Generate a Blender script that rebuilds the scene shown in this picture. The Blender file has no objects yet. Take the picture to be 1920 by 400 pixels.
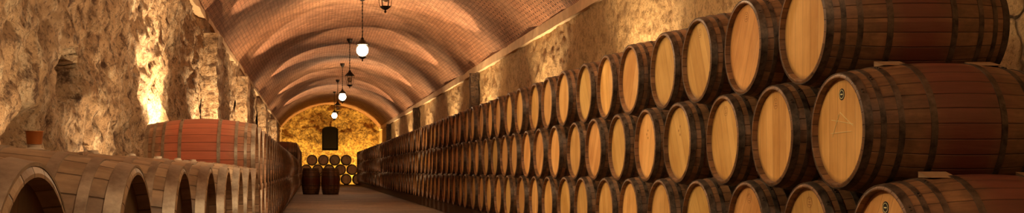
import bpy, math, random
from mathutils import Vector, Matrix, noise
random.seed(7)
sc=bpy.context.scene
COL=sc.collection
H=0.87
try:
    sc.view_settings.view_transform='Standard'
except Exception: pass

# ---------------------------------------------------------------- materials
class NT:
    def __init__(s,name):
        s.m=bpy.data.materials.new(name); s.m.use_nodes=True
        s.t=s.m.node_tree; s.t.nodes.clear()
        s.out=s.t.nodes.new('ShaderNodeOutputMaterial')
        s.b=s.t.nodes.new('ShaderNodeBsdfPrincipled')
        s.t.links.new(s.b.outputs[0],s.out.inputs[0])
    def n(s,typ,ins=None,**kw):
        nd=s.t.nodes.new('ShaderNode'+typ)
        for k,v in kw.items(): setattr(nd,k,v)
        if ins:
            for k,v in ins.items():
                if isinstance(v,bpy.types.NodeSocket): s.t.links.new(v,nd.inputs[k])
                else: nd.inputs[k].default_value=v
        return nd
    def math(s,op,a,b=0.0,c=0.0):
        return s.n('Math',{0:a,1:b,2:c},operation=op).outputs[0]
    def ramp(s,fac,pts):
        nd=s.n('ValToRGB',{0:fac}); e=nd.color_ramp.elements
        while len(e)<len(pts): e.new(0.5)
        for i,(p,c) in enumerate(pts):
            e[i].position=p; e[i].color=(c[0],c[1],c[2],1) if isinstance(c,tuple) else (c,c,c,1)
        return nd.outputs[0]
    def mix(s,f,a,b,bt='MIX'):
        nd=s.t.nodes.new('ShaderNodeMix'); nd.data_type='RGBA'; nd.blend_type=bt
        for i,v in ((0,f),(6,a),(7,b)):
            if isinstance(v,bpy.types.NodeSocket): s.t.links.new(v,nd.inputs[i])
            else: nd.inputs[i].default_value=v if i==0 else (v[0],v[1],v[2],1)
        return nd.outputs[2]
    def set(s,**kw):
        for k,v in kw.items():
            k=k.replace('_',' ')
            if isinstance(v,bpy.types.NodeSocket): s.t.links.new(v,s.b.inputs[k])
            else: s.b.inputs[k].default_value=(v[0],v[1],v[2],1) if isinstance(v,tuple) else v
    def bump(s,h,strength=0.5,dist=0.02,prev=None):
        ins={'Height':h,'Strength':strength,'Distance':dist}
        if prev is not None: ins['Normal']=prev
        nd=s.n('Bump',ins); return nd.outputs[0]
    def emit(s,c,st):
        s.set(Emission_Color=c,Emission_Strength=st)

def stave_mat(name,light,dark,stain,stain_amt,sw=(0.10,0.26)):
    N=NT(name)
    tc=N.n('TexCoord').outputs['Object']
    xyz=N.n('SeparateXYZ',{0:tc}).outputs
    oi=N.n('ObjectInfo').outputs['Random']
    ang=N.math('ARCTAN2',xyz[2],xyz[1])
    a=N.math('MULTIPLY',ang,28/(2*math.pi))
    a=N.math('ADD',a,50.3)
    fl=N.math('FLOOR',a); fr=N.math('FRACT',a)
    wn=N.n('TexWhiteNoise',{'Vector':N.n('CombineXYZ',{0:fl,1:oi,2:0.0}).outputs[0]},noise_dimensions='3D').outputs['Value']
    edge=N.math('ABSOLUTE',N.math('SUBTRACT',fr,0.5))
    seam=N.ramp(edge,[(0.45,0.0),(0.49,1.0)])
    sv=N.n('VectorMath',{0:tc,1:(3.0,40.0,40.0)},operation='MULTIPLY').outputs[0]
    sv=N.n('VectorMath',{0:sv,1:N.n('CombineXYZ',{0:oi,1:oi,2:oi}).outputs[0]},operation='ADD').outputs[0]
    gr=N.n('TexNoise',{'Vector':sv,'Scale':1.0,'Detail':5.0,'Roughness':0.65}).outputs[0]
    off=N.n('VectorMath',{0:tc,1:N.n('CombineXYZ',{0:N.math('MULTIPLY',oi,37.0)}).outputs[0]},operation='ADD').outputs[0]
    blotch=N.n('TexNoise',{'Vector':off,'Scale':6.0,'Detail':5.0,'Roughness':0.65}).outputs[0]
    f=N.math('ADD',N.math('MULTIPLY',wn,0.30),N.math('MULTIPLY',gr,0.75))
    col=N.mix(N.ramp(f,[(0.25,0.0),(0.85,1.0)]),dark,light)
    col=N.mix(N.ramp(blotch,[(0.45,0.0),(0.70,0.75)]),col,(dark[0]*.45,dark[1]*.45,dark[2]*.45))
    ax=N.math('ABSOLUTE',xyz[0])
    ax=N.math('ADD',ax,N.math('MULTIPLY',N.math('SUBTRACT',blotch,0.5),0.25))
    ax=N.math('ADD',ax,N.math('MULTIPLY',wn,0.06))
    sm=N.ramp(ax,[(sw[0],1.0),(sw[1],0.0)])
    sm=N.math('MULTIPLY',sm,stain_amt)
    stc=N.mix(f,(stain[0]*.5,stain[1]*.5,stain[2]*.5),(stain[0]*1.4,stain[1]*1.4,stain[2]*1.4))
    col=N.mix(sm,col,stc)
    col=N.mix(N.math('MULTIPLY',seam,0.6),col,(0.012,0.006,0.004))
    hh=N.math('SUBTRACT',N.math('MULTIPLY',gr,0.4),seam)
    N.set(Base_Color=col,Roughness=0.45,Normal=N.bump(hh,0.7,0.005))
    return N.m

def head_mat(name,light,dark):
    N=NT(name)
    tc=N.n('TexCoord').outputs['Object']
    oi=N.n('ObjectInfo').outputs['Random']
    an=N.math('MULTIPLY',N.math('SUBTRACT',oi,0.5),1.2)
    rt=N.n('VectorRotate',{'Vector':tc,'Angle':an},rotation_type='X_AXIS').outputs[0]
    xyz=N.n('SeparateXYZ',{0:rt}).outputs
    p=N.math('ADD',N.math('MULTIPLY',xyz[1],11.0),20.5)
    fl=N.math('FLOOR',p); fr=N.math('FRACT',p)
    wn=N.n('TexWhiteNoise',{'Vector':N.n('CombineXYZ',{0:fl,1:oi,2:0.0}).outputs[0]},noise_dimensions='3D').outputs['Value']
    seam=N.ramp(N.math('ABSOLUTE',N.math('SUBTRACT',fr,0.5)),[(0.47,0.0),(0.495,1.0)])
    sv=N.n('VectorMath',{0:rt,1:(1.0,45.0,4.0)},operation='MULTIPLY').outputs[0]
    gr=N.n('TexNoise',{'Vector':sv,'Scale':1.0,'Detail':5.0,'Roughness':0.6,'Distortion':0.4}).outputs[0]
    off=N.n('VectorMath',{0:tc,1:N.n('CombineXYZ',{0:N.math('MULTIPLY',oi,37.0)}).outputs[0]},operation='ADD').outputs[0]
    big=N.n('TexNoise',{'Vector':off,'Scale':3.5,'Detail':4.0}).outputs[0]
    f=N.math('ADD',N.math('MULTIPLY',wn,0.34),N.math('MULTIPLY',gr,0.58))
    f=N.math('ADD',f,N.math('MULTIPLY',N.math('SUBTRACT',big,0.5),0.8))
    col=N.mix(N.ramp(f,[(0.15,0.0),(0.72,1.0)]),dark,light)
    col=N.mix(N.math('MULTIPLY',seam,0.5),col,(0.22,0.09,0.02))
    o=N.n('SeparateXYZ',{0:tc}).outputs
    rr=N.math('SQRT',N.math('ADD',N.math('MULTIPLY',o[1],o[1]),N.math('MULTIPLY',o[2],o[2])))
    col=N.mix(N.ramp(rr,[(0.240,0.0),(0.265,0.7)]),col,(0.14,0.06,0.018))  # shade of the rim recess painted into the head edge
    hue=N.n('MapRange',{0:oi,3:0.488,4:0.506}).outputs[0]
    v=N.n('MapRange',{0:N.math('FRACT',N.math('MULTIPLY',oi,7.31)),3:0.72,4:1.04}).outputs[0]
    col=N.n('HueSaturation',{'Hue':hue,'Value':v,'Color':col,'Saturation':1.0}).outputs[0]
    N.set(Base_Color=col,Roughness=0.45,Normal=N.bump(N.math('SUBTRACT',gr,seam),0.25,0.003))
    return N.m

def hoop_mat(name,c1,c2,rough=0.42,metal=0.8):
    N=NT(name)
    tc=N.n('TexCoord').outputs['Object']
    gr=N.n('TexNoise',{'Vector':tc,'Scale':14.0,'Detail':6.0,'Roughness':0.7}).outputs[0]
    N.set(Base_Color=N.mix(N.ramp(gr,[(0.35,0.0),(0.7,1.0)]),c1,c2),Metallic=metal,Roughness=N.n('MapRange',{0:gr,3:rough-.1,4:rough+.25}).outputs[0],Normal=N.bump(gr,0.25,0.004))
    return N.m

def simple_mat(name,c,rough=0.6,metal=0.0,var=0.35,scale=12.0,bump=0.3,spec=0.5):
    N=NT(name)
    tc=N.n('TexCoord').outputs['Object']
    gr=N.n('TexNoise',{'Vector':tc,'Scale':scale,'Detail':6.0,'Roughness':0.65}).outputs[0]
    N.set(Base_Color=N.mix(gr,tuple(x*(1-var) for x in c),tuple(min(1,x*(1+var)) for x in c)),Metallic=metal,Roughness=rough,Normal=N.bump(gr,bump,0.01))
    N.b.inputs['Specular IOR Level'].default_value=spec
    return N.m

def wood_plank(name,c):
    N=NT(name)
    tc=N.n('TexCoord').outputs['Object']
    sv=N.n('VectorMath',{0:tc,1:(14.0,14.0,50.0)},operation='MULTIPLY').outputs[0]
    gr=N.n('TexNoise',{'Vector':sv,'Scale':1.0,'Detail':5.0}).outputs[0]
    N.set(Base_Color=N.mix(gr,tuple(x*.5 for x in c),tuple(min(1,x*1.4) for x in c)),Roughness=0.7,Normal=N.bump(gr,0.4,0.006))
    return N.m

def rock_mat(name,light,mid,dark,vs=2.2,crack=0.5,bumpd=0.06,stonemask=None,white=None,pit=(0.36,0.52),wr=(0.52,0.60),fine=(0.38,0.50)):
    N=NT(name)
    tc=N.n('TexCoord').outputs['Object']
    n1=N.n('TexNoise',{'Vector':tc,'Scale':1.3,'Detail':8.0,'Roughness':0.65}).outputs[0]
    n2=N.n('TexNoise',{'Vector':tc,'Scale':7.0,'Detail':10.0,'Roughness':0.72}).outputs[0]
    n3=N.n('TexNoise',{'Vector':tc,'Scale':30.0,'Detail':6.0,'Roughness':0.7}).outputs[0]
    wc=N.n('VectorMath',{0:tc,1:N.n('VectorMath',{0:N.n('TexNoise',{'Vector':tc,'Scale':2.5,'Detail':3.0}).outputs[1],'Scale':0.35},operation='SCALE').outputs[0]},operation='ADD').outputs[0]
    vd=N.n('TexVoronoi',{'Vector':wc,'Scale':vs},feature='DISTANCE_TO_EDGE').outputs['Distance']
    cr=N.ramp(vd,[(0.0,1.0),(0.07,0.0)])
    if stonemask is not None:
        y=N.n('SeparateXYZ',{0:tc}).outputs[1]
        mk=N.n('MapRange',{0:y,1:stonemask,2:stonemask+1.0,3:1.0,4:0.0}).outputs[0]
        cr=N.math('MULTIPLY',cr,mk)
    cr=N.math('MULTIPLY',cr,crack)
    col=N.mix(N.ramp(n1,[(0.35,0.0),(0.65,1.0)]),mid,light)
    if white:
        wv=N.n('VectorMath',{0:tc,1:(1.0,1.0,0.5)},operation='MULTIPLY').outputs[0]
        n4=N.n('TexNoise',{'Vector':wv,'Scale':5.0,'Detail':12.0,'Roughness':0.8}).outputs[0]
        col=N.mix(N.ramp(n4,[(wr[0],0.0),(wr[1],0.9)]),col,white)
    col=N.mix(N.ramp(n2,[(pit[0],1.0),(pit[1],0.0)]),col,dark)
    col=N.mix(N.ramp(n3,[(fine[0],0.8),(fine[1],0.0)]),col,dark)
    col=N.mix(cr,col,tuple(x*.35 for x in dark))
    h=N.math('ADD',N.math('ADD',n2,N.math('MULTIPLY',n3,0.6)),N.math('MULTIPLY',cr,-1.2))
    N.set(Base_Color=col,Roughness=0.85,Normal=N.bump(h,1.0,bumpd))
    return N.m

M_stave=stave_mat('barrel_oak_stained',(0.36,0.175,0.075),(0.09,0.040,0.018),(0.13,0.030,0.018),0.9)
M_stave_red=stave_mat('barrel_oak_red',(0.58,0.33,0.18),(0.30,0.15,0.08),(0.58,0.16,0.085),0.88,(0.26,0.42))
M_stave_pale=stave_mat('barrel_oak_pale',(0.62,0.42,0.25),(0.26,0.145,0.08),(0.45,0.27,0.16),0.3)
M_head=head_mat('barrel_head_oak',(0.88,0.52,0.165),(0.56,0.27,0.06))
M_head_dark=head_mat('barrel_head_shade',(0.13,0.060,0.028),(0.05,0.022,0.011))  # head oak with the shade of unlit faces put into its colour
M_hoop=hoop_mat('hoop_iron',(0.035,0.024,0.018),(0.18,0.125,0.085),0.40,0.6)
M_hoop_pale=hoop_mat('hoop_galvanised',(0.26,0.20,0.15),(0.58,0.48,0.36),0.35,0.7)
M_bung=simple_mat('bung_silicone',(0.75,0.62,0.48),0.4)
M_iron=simple_mat('lantern_iron',(0.03,0.022,0.016),0.5,0.7)
M_rail=wood_plank('rail_wood',(0.09,0.045,0.02))
M_wedge=wood_plank('wedge_wood',(0.30,0.17,0.08))
M_mark=simple_mat('stamp_ink',(0.015,0.012,0.01),0.7)
M_chalk=simple_mat('chalk',(0.95,0.74,0.38),0.9)
M_print=simple_mat('burnt_print',(0.36,0.17,0.05),0.8)
M_copper=simple_mat('copper',(0.75,0.30,0.10),0.35,0.6)
M_dark=simple_mat('black_opening',(0.006,0.004,0.003),1.0,spec=0.0)
M_wallL=rock_mat('rock_left',(0.78,0.50,0.27),(0.58,0.35,0.18),(0.15,0.07,0.032),2.4,0.1,0.12,white=(0.92,0.70,0.45),pit=(0.37,0.50),wr=(0.50,0.58),fine=(0.36,0.47))
M_wallR=rock_mat('plaster_right',(0.84,0.57,0.27),(0.68,0.43,0.185),(0.34,0.18,0.065),2.6,0.9,0.09,stonemask=7.8,pit=(0.34,0.52),fine=(0.36,0.48))
M_pilR=rock_mat('stone_shaded',(0.16,0.09,0.045),(0.10,0.055,0.027),(0.03,0.015,0.008),2.6,0.2,0.06)  # shade on the pilasters' near face is put into this stone colour
M_end=rock_mat('rock_end',(0.80,0.50,0.14),(0.52,0.28,0.06),(0.13,0.055,0.012),1.6,0.25,0.12,pit=(0.38,0.56))
M_trim=simple_mat('lime_trim',(0.68,0.47,0.27),0.85,0,0.4,5.0,0.8)

# floor
N=NT('floor_earth')
tc=N.n('TexCoord').outputs['Object']
a=N.n('TexNoise',{'Vector':tc,'Scale':0.8,'Detail':8.0,'Roughness':0.6}).outputs[0]
b=N.n('TexNoise',{'Vector':tc,'Scale':14.0,'Detail':6.0,'Roughness':0.7}).outputs[0]
col=N.mix(N.ramp(a,[(0.35,0.0),(0.65,1.0)]),(0.16,0.078,0.032),(0.36,0.195,0.088))
col=N.mix(N.ramp(b,[(0.38,0.85),(0.62,0.0)]),col,(0.08,0.037,0.016))
N.set(Base_Color=col,Roughness=0.65,Normal=N.bump(b,0.9,0.05)); M_floor=N.m

# vault brick
N=NT('vault_brick')
uv=N.n('TexCoord').outputs['UV']
br=N.n('TexBrick',{'Vector':uv,'Color1':(0.66,0.31,0.155,1),'Color2':(0.44,0.185,0.085,1),'Mortar':(0.12,0.045,0.02,1),'Scale':1.0,'Mortar Size':0.014,'Mortar Smooth':0.3,'Brick Width':0.17,'Row Height':0.09})
tc=N.n('TexCoord').outputs['Object']
a=N.n('TexNoise',{'Vector':tc,'Scale':0.5,'Detail':6.0}).outputs[0]
b=N.n('TexNoise',{'Vector':tc,'Scale':3.0,'Detail':8.0,'Roughness':0.7}).outputs[0]
col=N.mix(N.ramp(a,[(0.42,0.0),(0.7,0.4)]),br.outputs[0],(0.66,0.39,0.23))
col=N.mix(N.ramp(b,[(0.35,0.75),(0.6,0.0)]),col,(0.17,0.068,0.03))
h=N.math('SUBTRACT',N.math('MULTIPLY',b,0.8),br.outputs[1])
N.set(Base_Color=col,Roughness=0.8,Normal=N.bump(h,1.0,0.06)); M_vault=N.m

def mesh_obj(name,verts,faces,mats,midx=None,smooth=False,parent=None,link=True):
    me=bpy.data.meshes.new(name); me.from_pydata(verts,[],faces)
    for m in mats: me.materials.append(m)
    if midx: me.polygons.foreach_set('material_index',midx)
    if smooth: me.polygons.foreach_set('use_smooth',[True]*len(me.polygons))
    me.update()
    if not link: return me
    o=bpy.data.objects.new(name,me); COL.objects.link(o)
    if parent: o.parent=parent
    return o

class MB:
    """mesh builder"""
    def __init__(s): s.v=[];s.f=[];s.m=[]
    def lathe_x(s,prof,seg,mi,closed=False,ctr=(0,0)):
        base=len(s.v); n=len(prof)
        for (x,r) in prof:
            for k in range(seg):
                a=2*math.pi*k/seg
                s.v.append((x,r*math.cos(a)+ctr[0],r*math.sin(a)+ctr[1]))
        rng=n if closed else n-1
        for i in range(rng):
            j=(i+1)%n
            for k in range(seg):
                k2=(k+1)%seg
                s.f.append((base+i*seg+k,base+j*seg+k,base+j*seg+k2,base+i*seg+k2)); s.m.append(mi)
    def lathe_z(s,prof,seg,mi,c=(0,0,0),ph=0):
        base=len(s.v); n=len(prof)
        for (r,z) in prof:
            for k in range(seg):
                a=2*math.pi*k/seg+ph
                s.v.append((c[0]+r*math.cos(a),c[1]+r*math.sin(a),c[2]+z))
        for i in range(n-1):
            for k in range(seg):
                k2=(k+1)%seg
                s.f.append((base+i*seg+k,base+i*seg+k2,base+(i+1)*seg+k2,base+(i+1)*seg+k)); s.m.append(mi)
    def disc_x(s,x,r,seg,mi,flip=False,ctr=(0,0)):
        base=len(s.v)
        for k in range(seg):
            a=2*math.pi*k/seg; s.v.append((x,r*math.cos(a)+ctr[0],r*math.sin(a)+ctr[1]))
        f=tuple(range(base,base+seg)); s.f.append(f[::-1] if flip else f); s.m.append(mi)
    def box(s,c,d,mi,M=None):
        base=len(s.v)
        for i in (-1,1):
            for j in (-1,1):
                for k in (-1,1):
                    p=Vector((i*d[0]/2,j*d[1]/2,k*d[2]/2))
                    if M: p=M@p
                    s.v.append((c[0]+p.x,c[1]+p.y,c[2]+p.z))
        for f in ((0,1,3,2),(4,6,7,5),(0,4,5,1),(2,3,7,6),(0,2,6,4),(1,5,7,3)):
            s.f.append(tuple(base+q for q in f)); s.m.append(mi)
    def rod(s,p,q,r,seg,mi):
        p=Vector(p);q=Vector(q); d=(q-p).normalized()
        u=d.orthogonal().normalized(); w=d.cross(u); base=len(s.v)
        for P in (p,q):
            for k in range(seg):
                a=2*math.pi*k/seg; s.v.append(tuple(P+u*r*math.cos(a)+w*r*math.sin(a)))
        for k in range(seg):
            k2=(k+1)%seg; s.f.append((base+k,base+k2,base+seg+k2,base+seg+k)); s.m.append(mi)
    def obj(s,name,mats,smooth=False,parent=None,link=True):
        return mesh_obj(name,s.v,s.f,mats,s.m,smooth,parent,link)

# ---------------------------------------------------------------- barrel
L=0.95; RB=0.342; RH=0.288
def rad(x): return RB-(RB-RH)*(2*abs(x)/L)**2
def barrel_mesh(name,ms,mh,mhoop,seg=56,mark=None,bung=False):
    b=MB()
    xs=[-L/2+L*i/18 for i in range(19)]
    ch=0.004
    prof=[(xs[0]+0.0,RH-0.012),(xs[0]+ch,RH-0.002)]+[(x,rad(x)) for x in xs[1:-1]]+[(xs[-1]-ch,RH-0.002),(xs[-1],RH-0.012)]
    b.lathe_x(prof,seg,0)
    for sgn in (-1,1):
        e=sgn*L/2
        pr=[(e,RH-0.012),(e,RH-0.018),(e-sgn*0.035,RH-0.022)]
        b.lathe_x(pr[::-1] if sgn<0 else pr[:],seg,0)
        b.disc_x(e-sgn*0.030,RH-0.020,seg,1,flip=(sgn<0))
    for hc,hw in ((0.454,0.036),(0.390,0.024),(0.310,0.026),(0.165,0.030)):
        for sgn in (-1,1):
            c=sgn*hc; x0=c-hw/2; x1=c+hw/2; t=0.0035
            b.lathe_x([(x0,rad(x0)-0.002),(x0,rad(x0)+t),(x1,rad(x1)+t),(x1,rad(x1)-0.002)],seg,2)
            for a in (0.6,0.66):
                an=a+hc*4
                r=rad(c)+t
                b.box((c,r*math.cos(an),r*math.sin(an)),(0.010,0.010,0.010),2,Matrix.Rotation(an,3,'X'))
    hx=-L/2+0.029
    if mark in('round','chalk'):
        b.disc_x(hx,0.030,28,4,flip=True,ctr=(0.0,0.185))
        b.lathe_x([(hx-0.0012,0.020),(hx-0.0012,0.023)],28,5,ctr=(0.0,0.185))
        b.box((hx-0.001,0,0.185),(0.001,0.022,0.006),5)
    if mark=='chalk':
        for (y0,z0,y1,z1) in ((-0.12,0.03,0.11,0.06),(-0.12,0.02,0.02,0.095),(0.03,0.085,0.10,-0.03),(-0.10,-0.005,0.12,-0.01)):
            b.rod((hx-0.0002,y0,z0),(hx-0.0002,y1,z1),0.0013,5,6)
    if mark=='print':
        for k in range(3):
            b.box((hx,0.0,0.175+0.014*k),(0.001,0.030-0.008*k,0.005),7)
        b.lathe_x([(hx-0.0006,0.028),(hx-0.0006,0.031)],24,7,ctr=(0.0,0.187))
    if mark=='spot':
        for (y,z) in ((0,.12),(0.0,.06),(0.03,.09)):
            b.disc_x(hx,0.010,10,7,flip=True,ctr=(y,z))
    if bung:
        b.lathe_z([(0.030,RB-0.006),(0.030,RB+0.006),(0.022,RB+0.010),(0.022,RB+0.018),(0.0001,RB+0.020)],20,3)
        b.lathe_z([(0.05,RB-0.003),(0.049,RB+0.003),(0.03,RB+0.003)],20,2)
    me=b.obj(name,[ms,mh,mhoop,M_bung,M_mark,M_chalk,M_chalk,M_print],False,None,False)
    me.polygons.foreach_set('use_smooth',[m in (0,2) for m in b.m])
    try: me.set_sharp_from_angle(angle=math.radians(35))
    except Exception: pass
    return me
ME={}
ME['plain']=barrel_mesh('barrel_plain',M_stave,M_head,M_hoop)
ME['round']=barrel_mesh('barrel_round',M_stave,M_head,M_hoop,mark='round')
ME['chalk']=barrel_mesh('barrel_chalk',M_stave,M_head,M_hoop,mark='chalk')
ME['print']=barrel_mesh('barrel_print',M_stave,M_head,M_hoop,mark='print')
ME['spot']=barrel_mesh('barrel_spot',M_stave,M_head,M_hoop,mark='spot')
ME['far']=barrel_mesh('barrel_far',M_stave,M_head,M_hoop,seg=28)
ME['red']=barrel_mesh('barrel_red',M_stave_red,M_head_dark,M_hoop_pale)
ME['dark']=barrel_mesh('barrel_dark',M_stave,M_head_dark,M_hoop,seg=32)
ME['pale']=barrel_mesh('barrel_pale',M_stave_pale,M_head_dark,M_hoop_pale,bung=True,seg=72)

def barrel(kind,loc,rz=0.0,parent=None,name='wine_barrel',rot=None,scale=1.0):
    o=bpy.data.objects.new(name,ME[kind]); COL.objects.link(o)
    o.location=loc; o.rotation_euler=rot if rot else (0,0,rz)
    if scale!=1.0: o.scale=(scale,)*3
    if parent: o.parent=parent
    return o
def empty(name,loc=(0,0,0)):
    e=bpy.data.objects.new(name,None); COL.objects.link(e); e.location=loc; e.empty_display_size=0.2
    return e

XH=2.67; XC=XH+L/2; P=0.808
zr=[0.51,1.07,1.63]; st=[5.12,5.12+P/2,5.12+P]
far_r=empty('wine_barrel_stack')
marks={(1,0):'chalk',(0,0):'round',(2,1):'print',(1,1):'print',(1,2):'print',(0,2):'print',(1,3):'spot',(1,4):'spot',(0,1):'print',(2,2):'print'}
for r in range(3):
    k=0
    while True:
        y=st[r]+P*k
        if y>64: break
        near=y<24
        kind=marks.get((r,k),'plain') if y<24 else 'far'
        jx=random.uniform(-0.018,0.018)
        barrel(kind,(XC+jx,y,zr[r]),random.uniform(-0.012,0.012),None if near else far_r)
        k+=1
for i,xo in enumerate((-0.30,0.30)):
    b=MB(); b.box((XC+xo,34.6,0.093),(0.10,60.0,0.186),0); b.obj('wooden_rail',[M_rail])
def wedge(loc,l=0.30,w=0.09,h=0.05,rz=0.0):
    v=[(-l/2,-w/2,0),(l/2,-w/2,0),(l/2,w/2,0),(-l/2,w/2,0),(-l/2,w/2,h),(l/2,w/2,h)]
    f=[(0,3,2,1),(0,1,5,4),(3,4,5,2),(0,4,3),(1,2,5)]
    o=mesh_obj('wooden_wedge',v,f,[M_wedge]); o.location=loc; o.rotation_euler=(0,0,rz)
for r in (0,1):
    for k in range(0,3):
        y=st[r]+P*k
        for xo in (-0.22,0.24):
            wedge((XC+xo,y-0.02,zr[r]+rad(xo)-0.004),0.13,0.10,0.028)

# left foreground row
XL=-0.40
for k in range(8):
    barrel('pale',(XL-L/2,1.60+0.93*k,0.59),math.pi+random.uniform(-.012,.012))
for xo in (-0.28,0.28):
    b=MB(); b.box((XL-L/2+xo,4.85,0.134),(0.10,7.9,0.268),0); b.obj('wooden_rail',[M_rail])
far_l=empty('wine_barrel_stack')
XL2=-0.47
k=0
PL=0.85
while True:
    y0=9.12+PL*k
    if y0>58: break
    near=y0<20
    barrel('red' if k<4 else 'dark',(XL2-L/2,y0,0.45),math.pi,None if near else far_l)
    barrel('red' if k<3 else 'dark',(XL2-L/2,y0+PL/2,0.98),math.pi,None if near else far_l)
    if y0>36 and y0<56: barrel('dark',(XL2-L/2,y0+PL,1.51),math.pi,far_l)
    k+=1
for xo in (-0.28,0.28):
    b=MB(); b.box((XL2-L/2+xo,34.0,0.063),(0.10,50.2,0.126),0); b.obj('wooden_rail',[M_rail])

# end pyramid facing camera
pyr=empty('wine_barrel_pyramid')
Yp=65.2
for r,(n,xc) in enumerate(((6,1.08),(5,1.08),(4,1.08))):
    for i in range(n):
        x=xc+(i-(n-1)/2)*0.68
        barrel('far',(x,Yp,0.34+0.57*r),math.pi/2,pyr,scale=0.97)
b=MB(); b.box((1.05,Yp-0.25,0.012),(4.4,0.1,0.024),0); b.box((1.05,Yp+0.25,0.012),(4.4,0.1,0.024),0); o=b.obj('rail',[M_rail],parent=pyr)
for x in (0.0,0.72):
    barrel('dark',(x,40.0,0.475),rot=(0,math.pi/2,0))

# copper cup on the third barrel
b=MB()
b.lathe_z([(0.0001,0.0),(0.022,0.0),(0.024,0.004),(0.027,0.038),(0.031,0.042),(0.028,0.042),(0.024,0.036),(0.022,0.008),(0.0001,0.008)],28,0)
o=b.obj('copper_cup',[M_copper],True); o.location=(-0.875,3.46,0.59+RB+0.0205)

# ---------------------------------------------------------------- shell
XLW=-1.85; XRW=4.30; ZS=H+2.68; YE=69.0; Y0=-3.0
XM=(XLW+XRW)/2; HW=(XRW-XLW)/2; RISE=1.46; RV=(HW*HW+RISE*RISE)/(2*RISE); ZC=ZS+RISE-RV
def ysamples(a,b,d0,g):
    ys=[];y=a
    while y<b: ys.append(y); y+=max(d0,(max(y,1))*g)
    ys.append(b); return ys
def wall(name,x,sgn,amp,mat,hole=None,z0=-0.05,z1=None,rough=1.0,d0=0.05):
    z1=z1 or ZS+0.35
    ys=ysamples(Y0,YE+0.5,d0,0.004); nz=130
    v=[];f=[]
    for y in ys:
        for j in range(nz+1):
            z=z0+(z1-z0)*j/nz
            p=Vector((x*3,y,z))
            h=noise.fractal(p*0.8,1.0,2.1,6)*0.8+noise.fractal(p*3.0,0.7,2.2,6)*0.42*rough
            cell=noise.voronoi(p*2.3)[0]; h+=(cell[1]-cell[0])*0.35-0.1
            cell=noise.voronoi(p*7.3)[0]; h+=(cell[1]-cell[0])*0.25*rough
            h=max(-1.2,min(1.2,h))
            dx=h*amp
            if hole:
                for (hy,hz,ry,rz,dp) in hole:
                    q=((y-hy)/ry)**2+((z-hz)/rz)**2
                    q*= 1+0.7*noise.noise(p*3)
                    if q<1: dx-=dp*(1-q*q)
            v.append((x+sgn*dx,y,z))
    m=nz+1
    for i in range(len(ys)-1):
        for j in range(nz):
            q=(i*m+j,i*m+j+1,(i+1)*m+j+1,(i+1)*m+j)
            f.append(q if sgn<0 else q[::-1])
    return mesh_obj(name,v,f,[mat],smooth=True)
wall('wall_left',XLW-0.03,1,0.11,M_wallL,hole=[(8.5,H+0.74,0.34,0.24,0.9),(7.2,H+0.2,0.3,0.25,0.2)],rough=1.5,d0=0.035)
wall('wall_right',XRW+0.03,-1,0.05,M_wallR,rough=1.5)
# vault
ys=ysamples(Y0,YE+0.5,0.25,0.012); na=64
a0=math.asin(HW/RV)
v=[];f=[];uvs=[]
for y in ys:
    for j in range(na+1):
        a=-a0*1.0+2*a0*j/na
        p=Vector((math.sin(a)*RV,y,math.cos(a)*RV))
        r=RV+0.06*noise.fractal(p*0.6,1,2,3)
        v.append((XM+r*math.sin(a),y,ZC+r*math.cos(a))); uvs.append((a*RV,y))
m=na+1
for i in range(len(ys)-1):
    for j in range(na):
        f.append((i*m+j,i*m+j+1,(i+1)*m+j+1,(i+1)*m+j))
o=mesh_obj('ceiling',v,f,[M_vault],smooth=True)
ul=o.data.uv_layers.new(name='UVMap')
for lp in o.data.loops: ul.data[lp.index].uv=uvs[lp.vertex_index]
# floor
v=[];f=[]
ys=ysamples(Y0,YE+0.5,0.2,0.02); nx=40
for y in ys:
    for j in range(nx+1):
        x=XLW-0.2+(XRW-XLW+0.4)*j/nx
        v.append((x,y,0.006*noise.noise(Vector((x*1.5,y*1.5,0)))-0.006))
for i in range(len(ys)-1):
    for j in range(nx):
        m=nx+1; f.append((i*m+j,(i)*m+j+1,(i+1)*m+j+1,(i+1)*m+j))
mesh_obj('floor',v,f,[M_floor],smooth=True)
# end wall
v=[];f=[];nx=90;nz=80
for i in range(nx+1):
    for j in range(nz+1):
        x=XLW-0.3+(XRW-XLW+0.6)*i/nx; z=-0.05+5.4*j/nz
        p=Vector((x,0,z)); c=noise.voronoi(p*1.7)[0]
        v.append((x,YE-0.30*(noise.fractal(p*0.9,1,2,5)+(c[1]-c[0])*0.6),z))
for i in range(nx):
    for j in range(nz):
        m=nz+1; f.append((i*m+j,(i+1)*m+j,(i+1)*m+j+1,i*m+j+1))
mesh_obj('wall_back',v,f,[M_end],smooth=True)
# dark arched window on end wall
wn=empty('window_1',(1.2,YE-0.5,2.15))
b=MB(); seg=12; hw=0.48; z0=0.0; z1=1.25
pts=[(-hw,z0)]+[(-hw*math.cos(math.pi*k/seg),z1+0.2*math.sin(math.pi*k/seg)) for k in range(seg+1)]+[(hw,z0)]
base=len(b.v)
for (x,z) in pts: b.v.append((x,0,z))
b.f.append(tuple(range(len(pts)))); b.m.append(0)
b.obj('pane',[M_dark],parent=wn)
b=MB()
for i in range(len(pts)):
    p=pts[i]; q=pts[(i+1)%len(pts)]
    b.rod((p[0],-0.03,p[1]),(q[0],-0.03,q[1]),0.03,8,0)
b.obj('frame',[M_dark],parent=wn)

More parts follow.
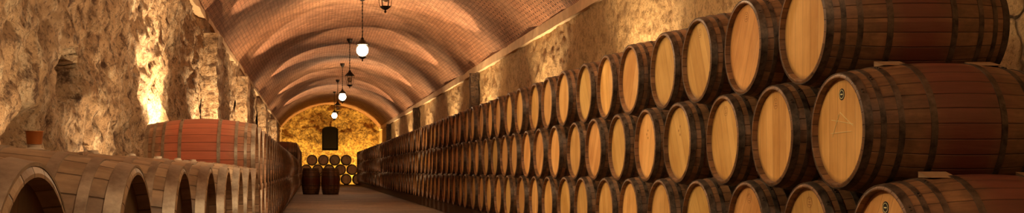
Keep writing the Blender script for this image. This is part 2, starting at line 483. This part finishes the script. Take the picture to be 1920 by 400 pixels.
# ledges / trim
def ledge(name,x0,x1,z0,z1,ya,yb):
    v=[];f=[];ys=ysamples(ya,yb,0.12,0.01)
    for y in ys:
        for (x,z) in ((x0,z0),(x1,z0),(x1,z1),(x0,z1)):
            n=noise.fractal(Vector((x*2,y*2.2,z*2)),1,2,4)*0.018
            v.append((x+n,y,z+n))
    for i in range(len(ys)-1):
        for k in range(4):
            k2=(k+1)%4; f.append((i*4+k,i*4+k2,(i+1)*4+k2,(i+1)*4+k))
    f.append((0,1,2,3)); mesh_obj(name,v,f,[M_trim])
ledge('trim_1',XRW-0.05,XRW+0.2,ZS-0.16,ZS+0.02,Y0,YE-0.3)
ledge('trim_2',XLW-0.2,XLW+0.05,ZS-0.08,ZS+0.02,16,YE-0.3)
def pil(x0,x1,y,w,z1,mat):
    v=[];f=[];nz=40
    for j in range(nz+1):
        z=-0.02+(z1+0.02)*j/nz
        for (x,yy) in ((x0,y),(x1,y),(x1,y+w/2),(x1,y+w),(x0,y+w),(x0,y+w/2)):
            n=noise.fractal(Vector((x*2,yy*3,z*3)),1,2,5)*0.05
            v.append((x+n,yy+n,z))
    for j in range(nz):
        for k in range(6):
            k2=(k+1)%6; f.append((j*6+k,j*6+k2,(j+1)*6+k2,(j+1)*6+k))
    f.append(tuple(range(nz*6,nz*6+6)))
    mesh_obj('stone_pilaster',v,f,[mat])
for y in (28.0,43.5,59.0): pil(XRW,XRW-0.20,y,0.35,ZS-0.18,M_pilR)
for y in (18.5,27.0,38.0,50.0): pil(XLW-0.02,XLW+0.28,y,1.1,ZS-0.35,M_wallL)

# ---------------------------------------------------------------- lanterns
N=NT('lamp_globe'); N.set(Base_Color=(1.0,0.85,0.6),Roughness=0.4); N.emit((1.0,0.78,0.45),60.0); M_globe=N.m
N=NT('lamp_glass_off'); N.set(Base_Color=(0.35,0.25,0.16),Roughness=0.15); M_glassoff=N.m
def lantern(y,lit):
    zc=H+2.86; ztop=ZC+RV
    root=empty('hanging_lantern',(XM,y,zc))
    b=MB(); S=6
    b.lathe_z([(0.0001,-0.27),(0.022,-0.25),(0.010,-0.22),(0.05,-0.20),(0.085,-0.17),(0.09,-0.155)],S,0)
    b.lathe_z([(0.150,0.13),(0.155,0.145),(0.12,0.17),(0.07,0.23),(0.035,0.26),(0.04,0.28),(0.015,0.31),(0.012,0.34)],S,0)
    b.lathe_z([(0.09,-0.155),(0.001,-0.155)],S,0); b.lathe_z([(0.001,0.128),(0.150,0.13)],S,0)
    for k in range(S):
        a=2*math.pi*k/S
        b.rod((0.09*math.cos(a),0.09*math.sin(a),-0.155),(0.140*math.cos(a),0.140*math.sin(a),0.135),0.005,5,0)
    b.obj('frame',[M_iron],parent=root)
    b=MB()
    b.rod((0,0,0.33),(0,0,ztop-zc-0.03),0.010,6,0)
    z=0.34
    while z<ztop-zc-0.12:
        b.lathe_z([(0.010,z),(0.022,z+0.02),(0.010,z+0.04)],6,0); z+=0.085
    b.lathe_z([(0.012,ztop-zc-0.12),(0.06,ztop-zc-0.09),(0.09,ztop-zc-0.02),(0.09,ztop-zc+0.03)],14,0)
    b.obj('chain',[M_iron],parent=root)
    b=MB(); r=0.14 if lit else 0.08
    b.lathe_z([(max(0.0005,r*math.sin(math.pi*i/12)),-r*math.cos(math.pi*i/12)) for i in range(13)],20,0)
    b.obj('globe',[M_globe if lit else M_glassoff],True,parent=root)
    if lit:
        l=bpy.data.lights.new('bulb','POINT'); l.energy=lit; l.color=(1.0,0.73,0.42); l.shadow_soft_size=0.18
        lo=bpy.data.objects.new('bulb',l); COL.objects.link(lo); lo.parent=root
for y,e in ((2.0,290),(10.0,350),(18.0,0),(26.0,560),(34.5,0),(42.5,420),(50.0,0),(57.0,300)):
    lantern(y,e)

# ---------------------------------------------------------------- uplights
def uplight(x,y,z,tgt,e,ang=110,col=(1.0,0.70,0.38),blend=0.6,size=0.05,name='uplight_fixture',sc_=1.0):
    root=empty(name,(x,y,z))
    d=Vector(tgt)-Vector((x,y,z)); q=d.to_track_quat('Z','Y')
    b=MB(); b.lathe_z([(0.0001,-0.14*sc_),(0.05*sc_,-0.14*sc_),(0.06*sc_,-0.10*sc_),(0.07*sc_,-0.03*sc_),(0.075*sc_,-0.03*sc_),(0.065*sc_,-0.10*sc_)],16,0)
    b.box((0,0,-0.17*sc_),(0.03,0.03,0.08),0)
    o=b.obj('housing',[M_iron],True,parent=root); o.rotation_euler=q.to_euler()
    l=bpy.data.lights.new('uplight','SPOT'); l.energy=e; l.color=col; l.spot_size=math.radians(ang); l.spot_blend=blend; l.shadow_soft_size=size
    lo=bpy.data.objects.new('lamp',l); COL.objects.link(lo); lo.parent=root
    lo.rotation_euler=(-d).to_track_quat('Z','Y').to_euler()
for y,z,e in ((6.0,0.25,170),(9.3,0.25,170),(12.9,0.95,760),(17.7,0.95,380),(26.0,0.95,480),(37.0,0.95,450),(49.0,0.95,400)):  # the two nearest are unseen, added to brighten the near left rock
    uplight(-1.44,y,z,(-1.62,y+0.15,4.0),e,120)
for y in (3.0,8.5,14.0,20.0,26.5,33.0,40.0,47.5,55.0):
    uplight(3.95,y,1.3,(3.7,y,4.0),470,110)
for y in (13.5,20.5,28.5,36.5,45.0,54.0):  # spots added on the left stack to throw scallops of light on the vault
    uplight(-1.30,y,1.42 if y<36 else 1.95,(0.0,y+0.5,4.7),640,56,(1.0,0.68,0.40),0.25,0.03,'added_vault_spot',0.6)
for y in (10.5,17.0,24.5,32.5,41.0,50.0):  # matching spots added on the right stack for the vault scallops
    uplight(3.72,y,2.02,(2.3,y+0.5,4.9),480,60,(1.0,0.68,0.40),0.25,0.03,'added_vault_spot',0.6)
# end wall
for x,e in ((-1.0,1100),(3.2,1600)):
    uplight(x,66.8,0.3,(x,68.9,2.2),e,130,(1.0,0.66,0.18))
# unseen floods added to brighten the barrel heads across the aisle
for y,e in ((6.2,380),(10.5,390),(14.2,410)):
    uplight(XLW+0.35,y,ZS-0.12,(XH,y+0.3,0.9),e,100,(1.0,0.75,0.43),0.7,0.12,'added_flood')
# unseen washes added to brighten the near left rock, placed under the opposite springing
uplight(XRW-0.5,4.0,ZS-0.1,(XLW,8.0,2.0),650,75,(1.0,0.70,0.40),0.8,0.05,'added_flood')
uplight(XRW-0.5,9.0,ZS-0.1,(XLW,13.0,2.2),420,70,(1.0,0.70,0.40),0.8,0.05,'added_flood')

w=bpy.data.worlds.new('World'); sc.world=w; w.use_nodes=True
w.node_tree.nodes['Background'].inputs[0].default_value=(1.0,0.60,0.34,1); w.node_tree.nodes['Background'].inputs[1].default_value=0.08

cam=bpy.data.cameras.new('camera'); co=bpy.data.objects.new('camera',cam); COL.objects.link(co)
co.location=(0,0,H); co.rotation_euler=(math.pi/2,0,0)
cam.sensor_width=36; cam.sensor_fit='HORIZONTAL'; cam.lens=36*2050/1920
cam.shift_x=(960-583)/1920; cam.shift_y=(320-200)/1920; cam.clip_start=0.05; cam.clip_end=300
sc.camera=co
